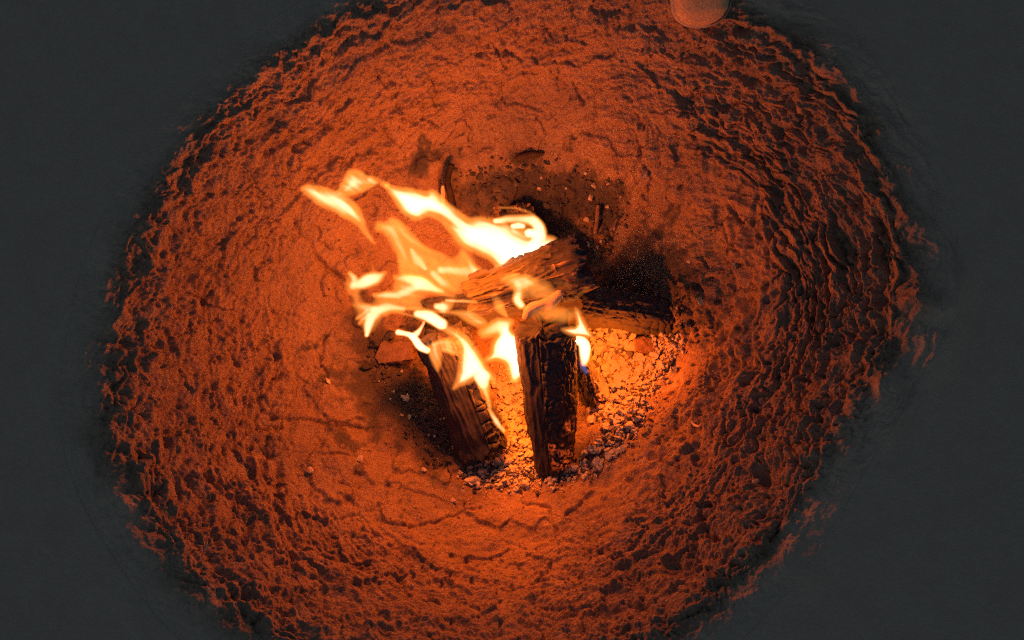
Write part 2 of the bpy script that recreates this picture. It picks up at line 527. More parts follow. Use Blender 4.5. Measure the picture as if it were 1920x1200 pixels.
def clay_disp(x, y, z, q, th):
    """relief of the clay along its normal, metres"""
    X, Y = project(np.stack([x, y, z], -1))       # only used to say where each kind of relief lies
    wob = 0.10 * perlin(x * 5, y * 5, z * 5, 31)
    patch = fbm(x * 4.2, y * 4.2, z * 4.2, 33, 3)
    inq = 1 - smooth(1.0, 1.08, q)
    rough = smooth(.56, .94, q + wob + .14 * patch) * (1 - .93 * smooth(1.0, 1.14, q))
    crest = smooth(.84, .98, q + wob) * (1 - smooth(1.02, 1.12, q))
    inner = 1 - .85 * smooth(1.03, 1.20, q)
    floor = 1 - smooth(.30, .50, q)
    d = .016 * (1 - .7 * floor) * inner * fbm(x * 5, y * 5, z * 5, 1, 3)
    d += .0048 * (1 - .4 * floor) * inner * fbm(x * 17, y * 17, z * 17, 5, 5, .58)
    s = np.interp(q, _qf, _arc)
    cu = .64 * np.cos(th); su = .64 * np.sin(th)
    wx = .014 * perlin(x * 20, y * 20, z * 20, 12) + .005 * perlin(x * 55, y * 55, z * 55, 14)
    wy = .014 * perlin(x * 20, y * 20, z * 20, 13) + .005 * perlin(x * 55, y * 55, z * 55, 15)
    east = smooth(1130, 1420, X) * smooth(1000, 700, Y) * smooth(.36, .55, q)
    south = smooth(1000, 1250, X) * smooth(650, 850, Y) * smooth(.42, .6, q)
    west = smooth(760, 480, X) * smooth(.42, .62, q)
    # gritty broken clay, drawn out along the wall
    ss = s + .16 * (su - cu) + wx * 1.2
    an = fbm(cu * 9 + wx * 18, su * 9 + wy * 18, ss * 36, 61, 5, .60)
    d += an * (.0062 * rough + .0044 * east + .0030 * west * rough + .0006)
    gr = fbm(x * 62, y * 62, z * 62, 66, 3, .72)
    d += gr * (.0021 * rough + .0006)
    # clods at the rim
    f1, f2, rv = worley((x + wx) * 46, (y + wy) * 46, 2)
    d += (.0052 * rough + .0050 * crest) * (.55 - f1) * (.2 + 1.3 * rv)
    f1c, f2c, rvc = worley((x + wx) * 19, (y + wy) * 19, 8)
    d += (.018 * crest + .006 * rough) * (.5 - f1c) * (rvc - .30)
    # smears left by hands: rounded ridges with narrow grooves
    pm = smooth(-.35, .4, fbm(x * 6, y * 6, z * 6, 39, 2))
    sm = np.abs(perlin(cu * 8 + wx * 40, su * 8 + wy * 40, (ss + wx) * 34, 16))
    d += (np.clip(sm, 0, 1) ** .7 - .4) * (.022 * east + .011 * west + .009 * south) * (.35 + .65 * pm) * inner * inq
    cn = perlin(cu * 9 + wx * 30, su * 9 + wy * 30, (ss + wx) * 27, 24)
    cm = smooth(.05, .55, fbm(x * 8, y * 8, z * 8, 26, 3))
    d -= .010 * np.exp(-(cn / .08) ** 2) * cm * np.maximum(east, .7 * west) * inq
    cn = fbm(x * 10, y * 10, z * 10, 27, 3, .6)
    cm = smooth(.1, .6, fbm(x * 6, y * 6, z * 6, 29, 2))
    d -= .0060 * np.exp(-(cn / .022) ** 2) * cm * (.3 + .7 * rough) * (1 - floor) * inq
    # holes, thick on the lower right wall
    se = smooth(1130, 1300, X) * smooth(430, 640, Y)
    hm = .07 + .85 * se + .30 * smooth(960, 1080, Y) * smooth(700, 950, X)
    for k, (fr, dep, pr) in enumerate(((24, .014, .26), (48, .0095, .42), (92, .0050, .55))):
        a, b, c = worley((x + wy * .5) * fr, (y + wx * .5) * fr, 20 + k)
        rad = .12 + .26 * np.modf(c * 7.31)[0]
        on = (c < pr * np.minimum(hm, 1.0)) * (.5 + .5 * np.minimum(hm, 1.2))
        d -= dep * on * inq * smooth(1.0, .4, a / rad)
    # ledge edges: soft terraces
    tr = fbm(x * 9, y * 9, z * 14, 40, 3)
    d += .0070 * (smooth(-.05, .05, tr) - .5) * (1 - floor) * inq
    tr = fbm(x * 26, y * 26, z * 30, 44, 3)
    d += .0016 * (smooth(-.04, .04, tr) - .5) * rough
    # traced cracks
    cx = x + .0035 * perlin(x * 60, y * 60, z * 60, 50); cy = y + .0035 * perlin(x * 60, y * 60, z * 60, 51)
    for pts, w, dep, st in CR:
        wp = np.array([to_bowl(*p)[:2] for p in pts])
        lo = wp.min(0) - .05; hi = wp.max(0) + .05
        m = (cx > lo[0]) & (cx < hi[0]) & (cy > lo[1]) & (cy < hi[1]) & (q < 1.2)
        if not m.any():
            continue
        D, G, T = seg_dist(cx[m], cy[m], wp)
        ends = np.minimum(1, np.minimum(T, 1 - T) * 6 + .25)
        g = -1.25 * dep * ends * np.exp(-(D / (.82 * w)) ** 2) * (.55 + .6 * perlin(cx[m] * 45, cy[m] * 45, None, 57))
        if st:
            g += st * ends * np.where(G > 0, 1, -1) * .5 * np.exp(-(D / .018) ** 2) * smooth(0, .0015, D)
        d[m] += g
    return d


def mound(X, Y, x, y):
    m = 0.0
    for (mx, my, rx, ry, hh) in ((1745, 570, 60, 110, .030), (1655, 735, 35, 60, .018), (1480, 1060, 50, 40, .018)):
        m = m + hh * np.exp(-((X - mx) / rx) ** 2 - ((Y - my) / ry) ** 2) * (1 + .7 * perlin(x * 22, y * 22, None, 77))
    return m * (np.hypot(x, y) < 3)


def spot(X, Y, items, x, y):
    m = np.zeros(X.shape)
    n = 1 + .7 * fbm(x * 30, y * 30, None, 60, 4, .6)
    for (px, py, rx, ry, a) in items:
        m = np.maximum(m, a * smooth(1.25, .45, np.hypot((X - px) / rx, (Y - py) / ry) * n))
    return m


def ring_xyz(q, th):
    r = q * rim_r(th)
    return PIT_C[0] + r * np.cos(th), PIT_C[1] + r * np.sin(th), np.interp(q, _qf, _zf) + hump(q, th)


# concentric square-to-disc grid: even cells over the whole bowl
N = 960
QMAX = 1.16
a = np.linspace(-1, 1, N + 1)
AA, BB = np.meshgrid(a, a, indexing='ij')
R = np.maximum(np.abs(AA), np.abs(BB))
with np.errstate(divide='ignore', invalid='ignore'):
    ph = np.where(np.abs(AA) >= np.abs(BB), np.where(AA != 0, np.pi / 4 * BB / AA, 0), np.pi / 2 - np.pi / 4 * AA / np.where(BB == 0, 1, BB))
rad = np.where(np.abs(AA) >= np.abs(BB), AA, BB)
ph = np.where(rad < 0, ph + np.pi, ph)
TH = (ph + np.pi) % (2 * np.pi) - np.pi
arc_max = np.interp(QMAX, _qf, _arc)
Q = np.interp(R * arc_max, _arc, _qf)
bx, by, bz = ring_xyz(Q, TH)
P = np.stack([bx, by, bz], -1)


def grid_normals(P):
    du = np.gradient(P, axis=0); dv = np.gradient(P, axis=1)
    n = np.cross(du, dv)
    n /= np.linalg.norm(n, axis=-1, keepdims=True) + 1e-12
    return np.where(n[..., 2:3] < 0, -n, n)


nrm = grid_normals(P)
for _ in range(3):          # soften normals across the grid's diagonals
    nrm[1:-1, 1:-1] = (nrm[:-2, 1:-1] + nrm[2:, 1:-1] + nrm[1:-1, :-2] + nrm[1:-1, 2:] + 2 * nrm[1:-1, 1:-1]) / 6
PX, PY = project(P)
disp = clay_disp(bx, by, bz, Q, TH) + mound(PX, PY, bx, by)
P = P + nrm * disp[..., None]
idx = np.arange((N + 1) ** 2).reshape(N + 1, N + 1)
quads = np.stack([idx[:-1, :-1], idx[1:, :-1], idx[1:, 1:], idx[:-1, 1:]], -1).reshape(-1, 4)
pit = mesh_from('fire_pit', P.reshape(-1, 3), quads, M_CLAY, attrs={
    'soot': spot(PX, PY, SOOT_SHADE, bx, by), 'ash': spot(PX, PY, ASH, bx, by),  # carries the painted log shadows as well as real soot
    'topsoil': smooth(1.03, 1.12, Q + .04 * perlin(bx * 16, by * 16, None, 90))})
tag(pit, 'round pit of rough cracked clay glowing orange around the fire', 'fire pit')

# height lookup of the finished bowl
HG = 0.003
hx0, hy0 = -1.0, -1.0
HM = np.full((700, 700), -1.0)
ii = ((P[..., 0] - hx0) / HG).astype(int).ravel(); jj = ((P[..., 1] - hy0) / HG).astype(int).ravel()
ok = (ii >= 0) & (ii < 700) & (jj >= 0) & (jj < 700)
np.maximum.at(HM, (ii[ok], jj[ok]), P[..., 2].ravel()[ok])


def ground_z(x, y):
    i = min(max(int((x - hx0) / HG), 0), 699); j = min(max(int((y - hy0) / HG), 0), 699)
    h = HM[i, j]
    return float(h) if h > -.5 else float(base_z(x, y))


def to_ground(px, py):
    z = 0.05
    for _ in range(14):
        p = unproj(px, py, z)
        z = .5 * z + .5 * ground_z(p[0], p[1])
    return unproj(px, py, z)


# the ground around the pit, out to the horizon
thg = np.linspace(-np.pi, np.pi, 1201)
qq = np.concatenate([np.linspace(1.10, 1.7, 110), np.geomspace(1.72, 340, 60)])
QQ, TG = np.meshgrid(qq, thg, indexing='ij')
r = QQ * rim_r(TG)
gx = PIT_C[0] + r * np.cos(TG); gy = PIT_C[1] + r * np.sin(TG); gz = np.interp(QQ, _qf, _zf) + hump(QQ, TG)
near = 1 - smooth(1.5, 4.0, QQ)
gd = clay_disp(gx, gy, gz, np.minimum(QQ, 2.2), TG) * near
gd *= 1 - .85 * smooth(1.12, 1.24, QQ)
gX, gY = project(np.stack([gx, gy, gz], -1))
gd += mound(gX, gY, gx, gy)
gd += .6 * smooth(6, 60, QQ) * fbm(gx * .03, gy * .03, None, 80, 3)
gz = gz + gd - .010 * (1 - smooth(1.10, 1.17, QQ))
nt = len(thg)
gi = np.arange(len(qq) * nt).reshape(len(qq), nt)
gi[:, -1] = gi[:, 0]
gq = np.stack([gi[:-1, :-1], gi[1:, :-1], gi[1:, 1:], gi[:-1, 1:]], -1).reshape(-1, 4)
zer = np.zeros(gx.size)
grd = mesh_from('ground', np.stack([gx, gy, gz], -1).reshape(-1, 3), gq, M_CLAY, attrs={'soot': zer, 'ash': zer, 'topsoil': zer + 1})
tag(grd, 'dark bare earth around the fire pit', kind='structure')


# ------------------------------------------------------------------ firewood
def log_frame(p0, p1):
    x = p1 - p0; L = np.linalg.norm(x); x = x / L
    y = np.cross([0, 0, 1.0], x); y /= np.linalg.norm(y)
    z = np.cross(x, y)
    M = np.eye(4); M[:3, 0] = x; M[:3, 1] = y; M[:3, 2] = z; M[:3, 3] = p0
    return Matrix(M.tolist()), L


def resample(sec, n):
    s = np.vstack([sec, sec[:1]])
    L = np.concatenate([[0], np.cumsum(np.hypot(*(s[1:] - s[:-1]).T))])
    t = np.linspace(0, L[-1], n, endpoint=False)
    return np.stack([np.interp(t, L, s[:, 0]), np.interp(t, L, s[:, 1])], -1)


def build_log(name, label, p0, p1, sec, mat, bark=None, seed=0, s0=1.0, s1=1.0, fibre=.0022, block=0.0, char0=.0, char1=.0, ember=None,
              roll=0.0, nA=150, nL=190, bend=0.0, group='firewood of the campfire', endcut=.020, sharp=1, shift1=(0, 0), flip=False, bmat=None):
    """wedge of firewood: lofted split section, grain relief, broken ends; bark is a shell of its own"""
    M, L = log_frame(np.asarray(p0), np.asarray(p1))
    root = empty(name, mat=M)
    tag(root, label, 'firewood', group)
    sec = np.asarray(sec, float)
    if flip:
        sec = sec * np.array([-1.0, 1.0])
    c, s_ = math.cos(roll), math.sin(roll)
    sec = sec @ np.array([[c, s_], [-s_, c]])
    so = resample(chaikin(sec, sharp), nA)
    cen = so.mean(0)

    last = {}

    def surface(ring, tt, off, amp_f, amp_b, sd, closed):
        m = len(ring)
        T, K = np.meshgrid(tt, np.arange(m), indexing='ij')
        tang = np.roll(ring, -1, 0) - np.roll(ring, 1, 0) if closed else np.gradient(ring, axis=0)
        nn = np.stack([tang[:, 1], -tang[:, 0]], -1); nn /= np.linalg.norm(nn, axis=1, keepdims=True) + 1e-9
        if ((ring - cen) * nn).sum() < 0:
            nn = -nn
        sc = (s0 + (s1 - s0) * T) * (1 + .10 * perlin(T * 3.1 + sd, T * 0 + .5, None, seed % 7) + .05 * perlin(T * 9, T * 0 + 1.5, None, seed % 5))
        yy = cen[0] + (ring[:, 0] - cen[0])[None] * sc + shift1[0] * T
        zz = cen[1] + (ring[:, 1] - cen[1])[None] * sc + (bend + .008 * math.sin(seed)) * np.sin(np.pi * T) + shift1[1] * T + .004 * perlin(T * 6, T * 0 + .2, None, seed % 11)
        # ragged ends
        e = .5 + .5 * perlin(yy * 60, zz * 60, None, sd + 3)
        x = T * L + endcut * (e - .5) * 2 * (np.abs(T - .5) * 2) ** 6 * np.sign(T - .5)
        f = 1 - np.abs(perlin(x * 9, yy * 105, zz * 105, sd))
        f2 = 1 - np.abs(perlin(x * 22, yy * 240, zz * 240, sd + 1))
        dd = amp_f * ((f**3 - .5) * 1.6 + (f2**2 - .5) * .7) + .004 * fbm(x * 11, yy * 16, zz * 16, sd + 2, 3)
        st = perlin(x * 9, yy * 45, zz * 45, sd + 6)
        dd = dd + amp_f * 1.3 * (smooth(-.08, .08, st) - .5)
        if amp_b:
            a1, a2, rv = worley(x * 46 + .9 * perlin(x * 26, yy * 26, zz * 26, sd), (K / m * (3.2 if not closed else 7)) * 2.6 + .8 * perlin(x * 21, yy * 40, zz * 40, sd + 2), sd)
            dd = dd + amp_b * (smooth(0, .28, a2 - a1) - .7) * (.6 + .8 * rv)
        dd = dd + off
        yy = yy + nn[None, :, 0] * dd; zz = zz + nn[None, :, 1] * dd
        last['r'] = (amp_f * ((f**3 - .5) * 1.6 + (f2**2 - .5) * .7) + amp_f * 1.3 * (smooth(-.08, .08, st) - .5)) / max(amp_f, 1e-6)
        return np.stack([x, yy, zz], -1), T

    tt = np.linspace(0, 1, nL)
    S, T = surface(so, tt, 0.0, fibre, block, seed, True)
    ridge = last['r'].ravel()
    V = [S.reshape(-1, 3)]
    ch = [(char0 + (char1 - char0) * T + .25 * perlin(S[..., 0] * 14, S[..., 1] * 14, S[..., 2] * 14, seed + 8)).ravel()]
    idx = np.arange(nL * nA).reshape(nL, nA)
    nx = np.roll(idx, -1, 1)
    F = [np.stack([idx[:-1], nx[:-1], nx[1:], idx[1:]], -1).reshape(-1, 4)]
    base = nL * nA
    for end in (0, 1):                                   # end faces: shrinking rings with rough relief
        prev = idx[0] if end == 0 else idx[-1]
        ringp = S[0] if end == 0 else S[-1]
        ce = ringp.mean(0)
        for k, fr in enumerate((.9, .78, .64, .5, .36, .22, .1, .02)):
            rp = ce + (ringp - ce) * fr
            rp[:, 0] = ce[0] + (ringp[:, 0] - ce[0]) * fr + .005 * fbm(rp[:, 1] * 60, rp[:, 2] * 60, None, seed + 20 + end, 3) * (1 if fr < .95 else 0)
            V.append(rp); ch.append(np.full(nA, .95))
            cur = base + np.arange(nA); base += nA
            pn, cn = np.roll(prev, -1), np.roll(cur, -1)
            q = np.stack([prev, cur, cn, pn], -1) if end == 0 else np.stack([prev, pn, cn, cur], -1)
            F.append(q); prev = cur
    V = np.vstack(V)
    em = np.zeros(len(V))
    if ember:
        for (t0, kk, rt, amt) in ember:                  # position along, angle share, radius, amount
            ctr = S[int(t0 * (nL - 1)), int(kk * nA) % nA]
            em = np.maximum(em, amt * smooth(rt, rt * .3, np.linalg.norm(V - ctr, axis=1)))
    mesh_from('wood', V, np.vstack(F), mat, root, attrs={'char': np.concatenate(ch), 'ember': em, 'ridge': np.concatenate([ridge, np.zeros(len(V) - len(ridge))])})
    if bark:
        k0, k1, th = bark[:3]
        ks = np.arange(int(k0 * nA), int(k1 * nA)) % nA
        tb = np.linspace(bark[3], bark[4], nL)
        O, T2 = surface(so[ks], tb, th, fibre * .9, bark[5] if len(bark) > 5 else .0042, seed + 40, False)
        I, _ = surface(so[ks], tb, -.004, .0, 0, seed + 40, False)
        m = len(ks); n1 = nL * m
        io = np.arange(n1).reshape(nL, m); ib = io + n1
        f = [np.stack([io[:-1, :-1], io[:-1, 1:], io[1:, 1:], io[1:, :-1]], -1).reshape(-1, 4),
             np.stack([ib[:-1, :-1], ib[1:, :-1], ib[1:, 1:], ib[:-1, 1:]], -1).reshape(-1, 4)]
        for (aa, bb) in ((io[0], ib[0]), (ib[-1], io[-1]), (ib[:, 0], io[:, 0]), (io[:, -1], ib[:, -1])):
            f.append(np.stack([aa[:-1], bb[:-1], bb[1:], aa[1:]], -1))
        VV = np.vstack([O.reshape(-1, 3), I.reshape(-1, 3)])
        em = np.zeros(len(VV))
        if ember:
            for (t0, kk, rt, amt) in ember:
                ctr = S[int(t0 * (nL - 1)), int(kk * nA) % nA]
                em = np.maximum(em, amt * smooth(rt, rt * .3, np.linalg.norm(VV - ctr, axis=1)))
        mesh_from('bark', VV, np.vstack(f), bmat or M_BARK, root,
                  attrs={'char': np.full(len(VV), .35), 'ember': em})
    return root


U = unproj
build_log('firewood_log', 'brown split log laid across the top of the fire', U(880, 556, .205), U(1098, 492, .245),
          [(.046, .012), (.030, .024), (-.016, .036), (-.044, .004), (-.040, -.030), (-.005, -.045), (.036, -.028)], M_WOOD,
          bark=(.60, .97, .006, .03, .97), seed=3, fibre=.0046, char0=.15, char1=.30, s0=.64, s1=1.10)
build_log('firewood_log', 'upright black log with rough bark in the middle of the fire', U(1035, 872, .045), U(1016, 612, .225),
          [(-.042, -.010), (-.038, .024), (-.004, .038), (.026, .030), (.047, .002), (.040, -.034), (-.030, -.034)], M_WOOD_FACE,
          bark=(.22, .56, .006, .0, .97), seed=11, fibre=.0022, char0=.45, char1=.12, s0=.86, s1=1.22, flip=True,
          ember=[(.10, .35, .035, .8), (.30, .40, .03, .5), (.2, .28, .025, .5)])
build_log('firewood_log', 'charred log leaning at the front left of the fire', U(902, 842, .045), U(826, 628, .175),
          [(-.056, -.016), (-.040, .022), (-.004, .038), (.036, .030), (.054, -.004), (.038, -.040), (-.036, -.040)], M_WOOD_FACE,
          bark=(.30, .74, .006, .0, .98), seed=23, fibre=.0020, char0=.4, char1=.25, s0=.92, s1=.95, flip=True,
          ember=[(.45, .60, .02, .5), (.25, .62, .018, .4)])
build_log('firewood_log', 'thin black log with red glowing embers right of the upright log', U(1110, 754, .030), U(1076, 628, .140),
          [(-.022, -.006), (-.012, .018), (.012, .020), (.024, .002), (.014, -.020), (-.014, -.018)], M_WOOD_DARK,
          seed=31, fibre=.0018, block=.003, char0=.6, char1=.5, nA=90, nL=120, flip=True,
          ember=[(.10, .45, .030, 3.0), (.28, .40, .022, 2.4), (.2, .6, .02, 2.0)])
build_log('firewood_log', 'black burnt log lying to the right in its own shadow', U(1020, 556, .095), U(1262, 594, .055),
          [(.040, .004), (.026, .030), (-.008, .040), (-.036, .022), (-.044, -.010), (-.022, -.036), (.024, -.034)], M_BLACK,
          bark=(.05, .62, .005, .0, .96, .0028), seed=41, fibre=.0020, block=.003, char0=.55, char1=.7, s0=1.0, s1=.80, nL=150, bmat=M_BLACK)
build_log('firewood_log', 'burnt log end showing behind the big white flame', U(968, 404, .055), U(1020, 500, .130),
          [(-.040, -.006), (-.026, .028), (.010, .038), (.036, .016), (.034, -.024), (-.020, -.036)], M_WOOD_DARK,
          seed=53, fibre=.0020, block=.004, char0=.6, char1=.6, nA=110, nL=110, ember=[(.02, .3, .05, .55)])
build_log('firewood_log', 'charred log under the crossed logs half hidden by flames', U(800, 590, .085), U(1085, 545, .140),
          [(.030, -.006), (.020, .036), (-.014, .038), (-.032, .004), (-.022, -.050), (.018, -.052)], M_BLACK,
          seed=61, fibre=.0020, block=.003, char0=.55, char1=.5, nA=100, nL=130)  # made longer and deeper to block flame light from the right floor

# ------------------------------------------------------------------ loose pieces
ICO_V = None


def ico():
    global ICO_V
    if ICO_V is None:
        t = (1 + 5 ** .5) / 2
        v = np.array([(-1, t, 0), (1, t, 0), (-1, -t, 0), (1, -t, 0), (0, -1, t), (0, 1, t), (0, -1, -t), (0, 1, -t), (t, 0, -1), (t, 0, 1), (-t, 0, -1), (-t, 0, 1)], float)
        v /= np.linalg.norm(v[0])
        f = [(0, 11, 5), (0, 5, 1), (0, 1, 7), (0, 7, 10), (0, 10, 11), (1, 5, 9), (5, 11, 4), (11, 10, 2), (10, 7, 6), (7, 1, 8),
             (3, 9, 4), (3, 4, 2), (3, 2, 6), (3, 6, 8), (3, 8, 9), (4, 9, 5), (2, 4, 11), (6, 2, 10), (8, 6, 7), (9, 8, 1)]
        V = [tuple(x) for x in v]; cache = {}; F = []

        def mid(a, b):
            k = (min(a, b), max(a, b))
            if k not in cache:
                m = np.array(V[a]) + np.array(V[b]); m /= np.linalg.norm(m); V.append(tuple(m)); cache[k] = len(V) - 1
            return cache[k]
        for a, b, c in f:
            ab, bc, ca = mid(a, b), mid(b, c), mid(c, a)
            F += [(a, ab, ca), (b, bc, ab), (c, ca, bc), (ab, bc, ca)]
        ICO_V = (np.array(V), np.array(F))
    return ICO_V


def lump_verts(size, flat=.65, jag=.35, elong=1.0):
    v, _ = ico()
    s = rng.uniform(0, 100)
    n = perlin(v[:, 0] * 1.6 + s, v[:, 1] * 1.6, v[:, 2] * 1.6) * jag * 1.5
    n += rng.normal(0, jag * .18, len(v))
    p = v * (1 + n)[:, None] * np.array([elong, 1, flat]) * size
    # a few flat facets
    for _ in range(7):
        d = rng.normal(size=3); d /= np.linalg.norm(d)
        lim = size * rng.uniform(.38, .78)
        over = np.maximum(p @ d - lim, 0)
        p -= over[:, None] * d
    ax = rng.uniform(0, 2 * np.pi); ti = rng.normal(0, .35)
    Rz = np.array([[math.cos(ax), -math.sin(ax), 0], [math.sin(ax), math.cos(ax), 0], [0, 0, 1]])
    Rx = np.array([[1, 0, 0], [0, math.cos(ti), -math.sin(ti)], [0, math.sin(ti), math.cos(ti)]])
    return p @ (Rz @ Rx).T


def scatter_px(poly, n):
    poly = np.asarray(poly, float)
    lo, hi = poly.min(0), poly.max(0)
    out = []
    while len(out) < n:
        c = rng.uniform(lo, hi, (n * 2, 2))
        c = c[poly_sdf(c[:, 0], c[:, 1], poly) > 0]
        out += list(map(tuple, c + rng.normal(0, 8, c.shape)))
    return out[:n]


def heap(name, label, mat, regions, sizes, flat=.65, jag=.35, pile=0.0):
    VV, FF = [], []; off = 0
    _, f = ico()
    for poly, n in regions:
        for (px, py) in scatter_px(poly, n):
            g = to_ground(px, py)
            s = float(np.clip(rng.lognormal(math.log(sizes[0]), sizes[1]), .0007, sizes[2]))
            v = lump_verts(s, flat, jag, rng.uniform(1, 1.7)) + g + np.array([0, 0, s * .35 + abs(rng.normal(0, pile))])
            VV.append(v); FF.append(f + off); off += len(v)
    o = mesh_from(name, np.vstack(VV), np.vstack(FF), mat, flat=True)
    return tag(o, label, kind='stuff')


G_RIGHT = [(1085, 585), (1150, 590), (1215, 625), (1290, 640), (1245, 700), (1215, 760), (1150, 800), (1110, 790), (1095, 700)]
G_MID = [(915, 700), (970, 690), (1005, 790), (1010, 870), (965, 900), (930, 850), (945, 800)]
G_FRONT = [(870, 880), (930, 860), (1010, 875), (1060, 880), (1110, 840), (1200, 770), (1190, 830), (1110, 890), (1040, 910), (930, 912), (868, 905)]
G_LEFT = [(690, 640), (760, 650), (800, 700), (840, 800), (880, 860), (840, 880), (780, 850), (740, 760), (690, 700)]
G_NORTH = [(850, 330), (950, 285), (1060, 300), (1170, 350), (1180, 440), (1120, 480), (1040, 440), (940, 400), (860, 395)]
G_EAST = [(1110, 450), (1180, 480), (1300, 560), (1310, 630), (1250, 640), (1180, 580), (1110, 540)]
heap('ash_gravel', 'pale crumbs of ash and clay heaped between the burning logs', M_ASH,
     [(G_RIGHT, 2100), (G_MID, 950), (G_FRONT, 750), (G_LEFT, 34), (G_NORTH, 14), (G_EAST, 8)], (.0020, .70, .0100), .7, .40, .004)
heap('charcoal_crumbs', 'black charcoal crumbs strewn over the sooty floor of the pit', M_COAL,
     [(G_NORTH, 420), (G_EAST, 200), (G_LEFT, 200), (G_FRONT, 240), (G_RIGHT, 330)], (.0028, .55, .009), .5, .4, .001)
heap('clay_grit', 'fine clay grit lying on the walls of the pit', M_BRICK,
     [([(520, 500), (700, 700), (640, 950), (900, 1000), (1250, 850), (1400, 600), (1250, 350), (1000, 250), (700, 280)], 420)], (.0013, .4, .003), .7, .3)


def piece(name, label, cat, group, px, py, size, mat, flat=.7, jag=.3, elong=1.2, rise=.4):
    _, f = ico()
    g = to_ground(px, py)
    o = mesh_from(name, lump_verts(size, flat, jag, elong), f, mat, flat=True)
    o.location = g + np.array([0, 0, size * rise])
    return tag(o, label, cat, group)


GRP_ASH = 'larger ash lumps beside the logs'
piece('ash_lump', 'largest round pale ash lump on the gravel right of the thin log', 'ash lump', GRP_ASH, 1176, 800, .0125, M_ASH, .7, .2, 1.05)
for (x, y, s, lab) in [
        (1145, 638, .0105, 'pale ash lump just right of the pronged flame'),
        (1140, 690, .013, 'long pale ash lump in the bright gravel beside the thin log'),
        (1262, 648, .009, 'pale ash lump at the far right end of the gravel'),
        (1150, 782, .009, 'pale ash lump just left of the largest round lump'),
        (1130, 803, .0085, 'dim ash lump at the foot of the thin ember log'),
        (955, 862, .011, 'pale ash lump between the feet of the two standing logs'),
        (985, 832, .009, 'pale ash lump against the left foot of the upright log'),
        (902, 888, .012, 'broad pale ash lump below the foot of the left log'),
        (880, 903, .009, 'pale ash lump at the lower left end of the front gravel'),
        (975, 898, .008, 'small pale ash lump lowest in the front gravel'),
        (795, 880, .0055, 'small ash crumb on clay left of the front gravel'),
        (768, 782, .0065, 'small ash lump in the dark left of the leaning log'),
        (853, 840, .0055, 'small ash lump close beside the foot of the leaning log')]:
    piece('ash_lump', lab, 'ash lump', GRP_ASH, x, y, s, M_ASH)
GRP_CHIP = 'wood chips on the sooty floor behind the fire'
for (x, y, s, e, lab) in [(1113, 349, .0075, 2.0, 'long pale chip, uppermost of the chips behind the fire'), (1108, 369, .0085, 1.3, 'broad pale chip just below the uppermost long chip'),
                          (1101, 412, .0075, 1.3, 'pale chip just behind the right end of the top log'), (1140, 345, .006, 1.2, 'small chip at the right of the uppermost long chip'),
                          (1138, 388, .005, 1.0, 'small round chip in the soot right of the broad chip'), (1015, 333, .0055, 1.3, 'pale chip on the black soot north of the flame'),
                          (1011, 354, .005, 1.0, 'small chip in the soot below another pale chip'), (1105, 460, .007, 1.2, 'orange crumb beside the end face of the top log'),
                          (1120, 465, .006, 1.1, 'orange crumb farther out beside the top log end')]:
    piece('wood_chip', lab, 'wood chip', GRP_CHIP, x, y, s, M_CHIP, .45, .25, e)
GRP_FLAKE = 'pale flakes lying on the clay'
for (x, y, s, e, lab) in [(581, 882, .0052, 1.4, 'pale flake on bare clay, larger and left of two'), (673, 862, .0052, 1.2, 'pale flake on bare clay, right of two left of the logs'),
                          (849, 938, .0055, 1.2, 'pale flake on the clay below the left log'), (712, 1013, .004, 1.6, 'small pale flake low on the front wall'),
                          (385, 1025, .004, 2.2, 'thin pale sliver near the lower left rim'), (1209, 328, .004, 2.2, 'thin pale sliver on the back wall right of the soot'),
                          (1416, 903, .004, 1.3, 'tiny pale flake on the right front wall'), (1290, 490, .003, 1.6, 'tiny pale flake on the wall right of the fire'),
                          (1378, 497, .003, 1.6, 'tiny pale flake farther right on the smooth wall'), (1311, 564, .006, 1.9, 'brown chip at the edge of the black log shadow'),
                          (617, 716, .004, 1.4, 'small pale flake on the wall left of the logs'), (773, 1098, .003, 1.6, 'tiny pale flake on the lowest front wall')]:
    piece('pale_flake', lab, 'flake', GRP_FLAKE, x, y, s * 1.5, M_CHIP, .25, .25, e)


def tube(name, label, cat, pts, radii, mat, parent=None, seg=10, rough=.15, group=None):
    pts = chaikin(np.asarray(pts, float), 2, False)
    n = len(pts); rr = np.interp(np.linspace(0, 1, n), np.linspace(0, 1, len(radii)), radii)
    tg = np.gradient(pts, axis=0); tg /= np.linalg.norm(tg, axis=1, keepdims=True)
    ref = np.array([.31, .2, .93])
    V = []
    for p, t, r in zip(pts, tg, rr):
        a = np.cross(t, ref); a /= np.linalg.norm(a); b = np.cross(t, a)
        an = np.linspace(0, 2 * np.pi, seg, endpoint=False)
        k = r * (1 + rough * rng.normal(size=seg) * .6)
        V.append(p + a * (np.cos(an) * k)[:, None] + b * (np.sin(an) * k)[:, None])
    V = np.array(V); org = V[0].mean(0)
    V = np.vstack([V.reshape(-1, 3), pts[0], pts[-1]])
    i = np.arange(n * seg).reshape(n, seg); j = np.roll(i, -1, 1)
    q = np.stack([i[:-1], j[:-1], j[1:], i[1:]], -1).reshape(-1, 4)
    t1 = np.stack([np.full(seg, n * seg), j[0], i[0]], -1); t2 = np.stack([np.full(seg, n * seg + 1), i[-1], j[-1]], -1)
    o = mesh_from(name, V - org, [q, np.vstack([t1, t2])], mat, parent)
    o.location = org
    if label:
        tag(o, label, cat, group)
    return o


def gp(px, py, h=0.0):
    return to_ground(px, py) + np.array([0, 0, h])


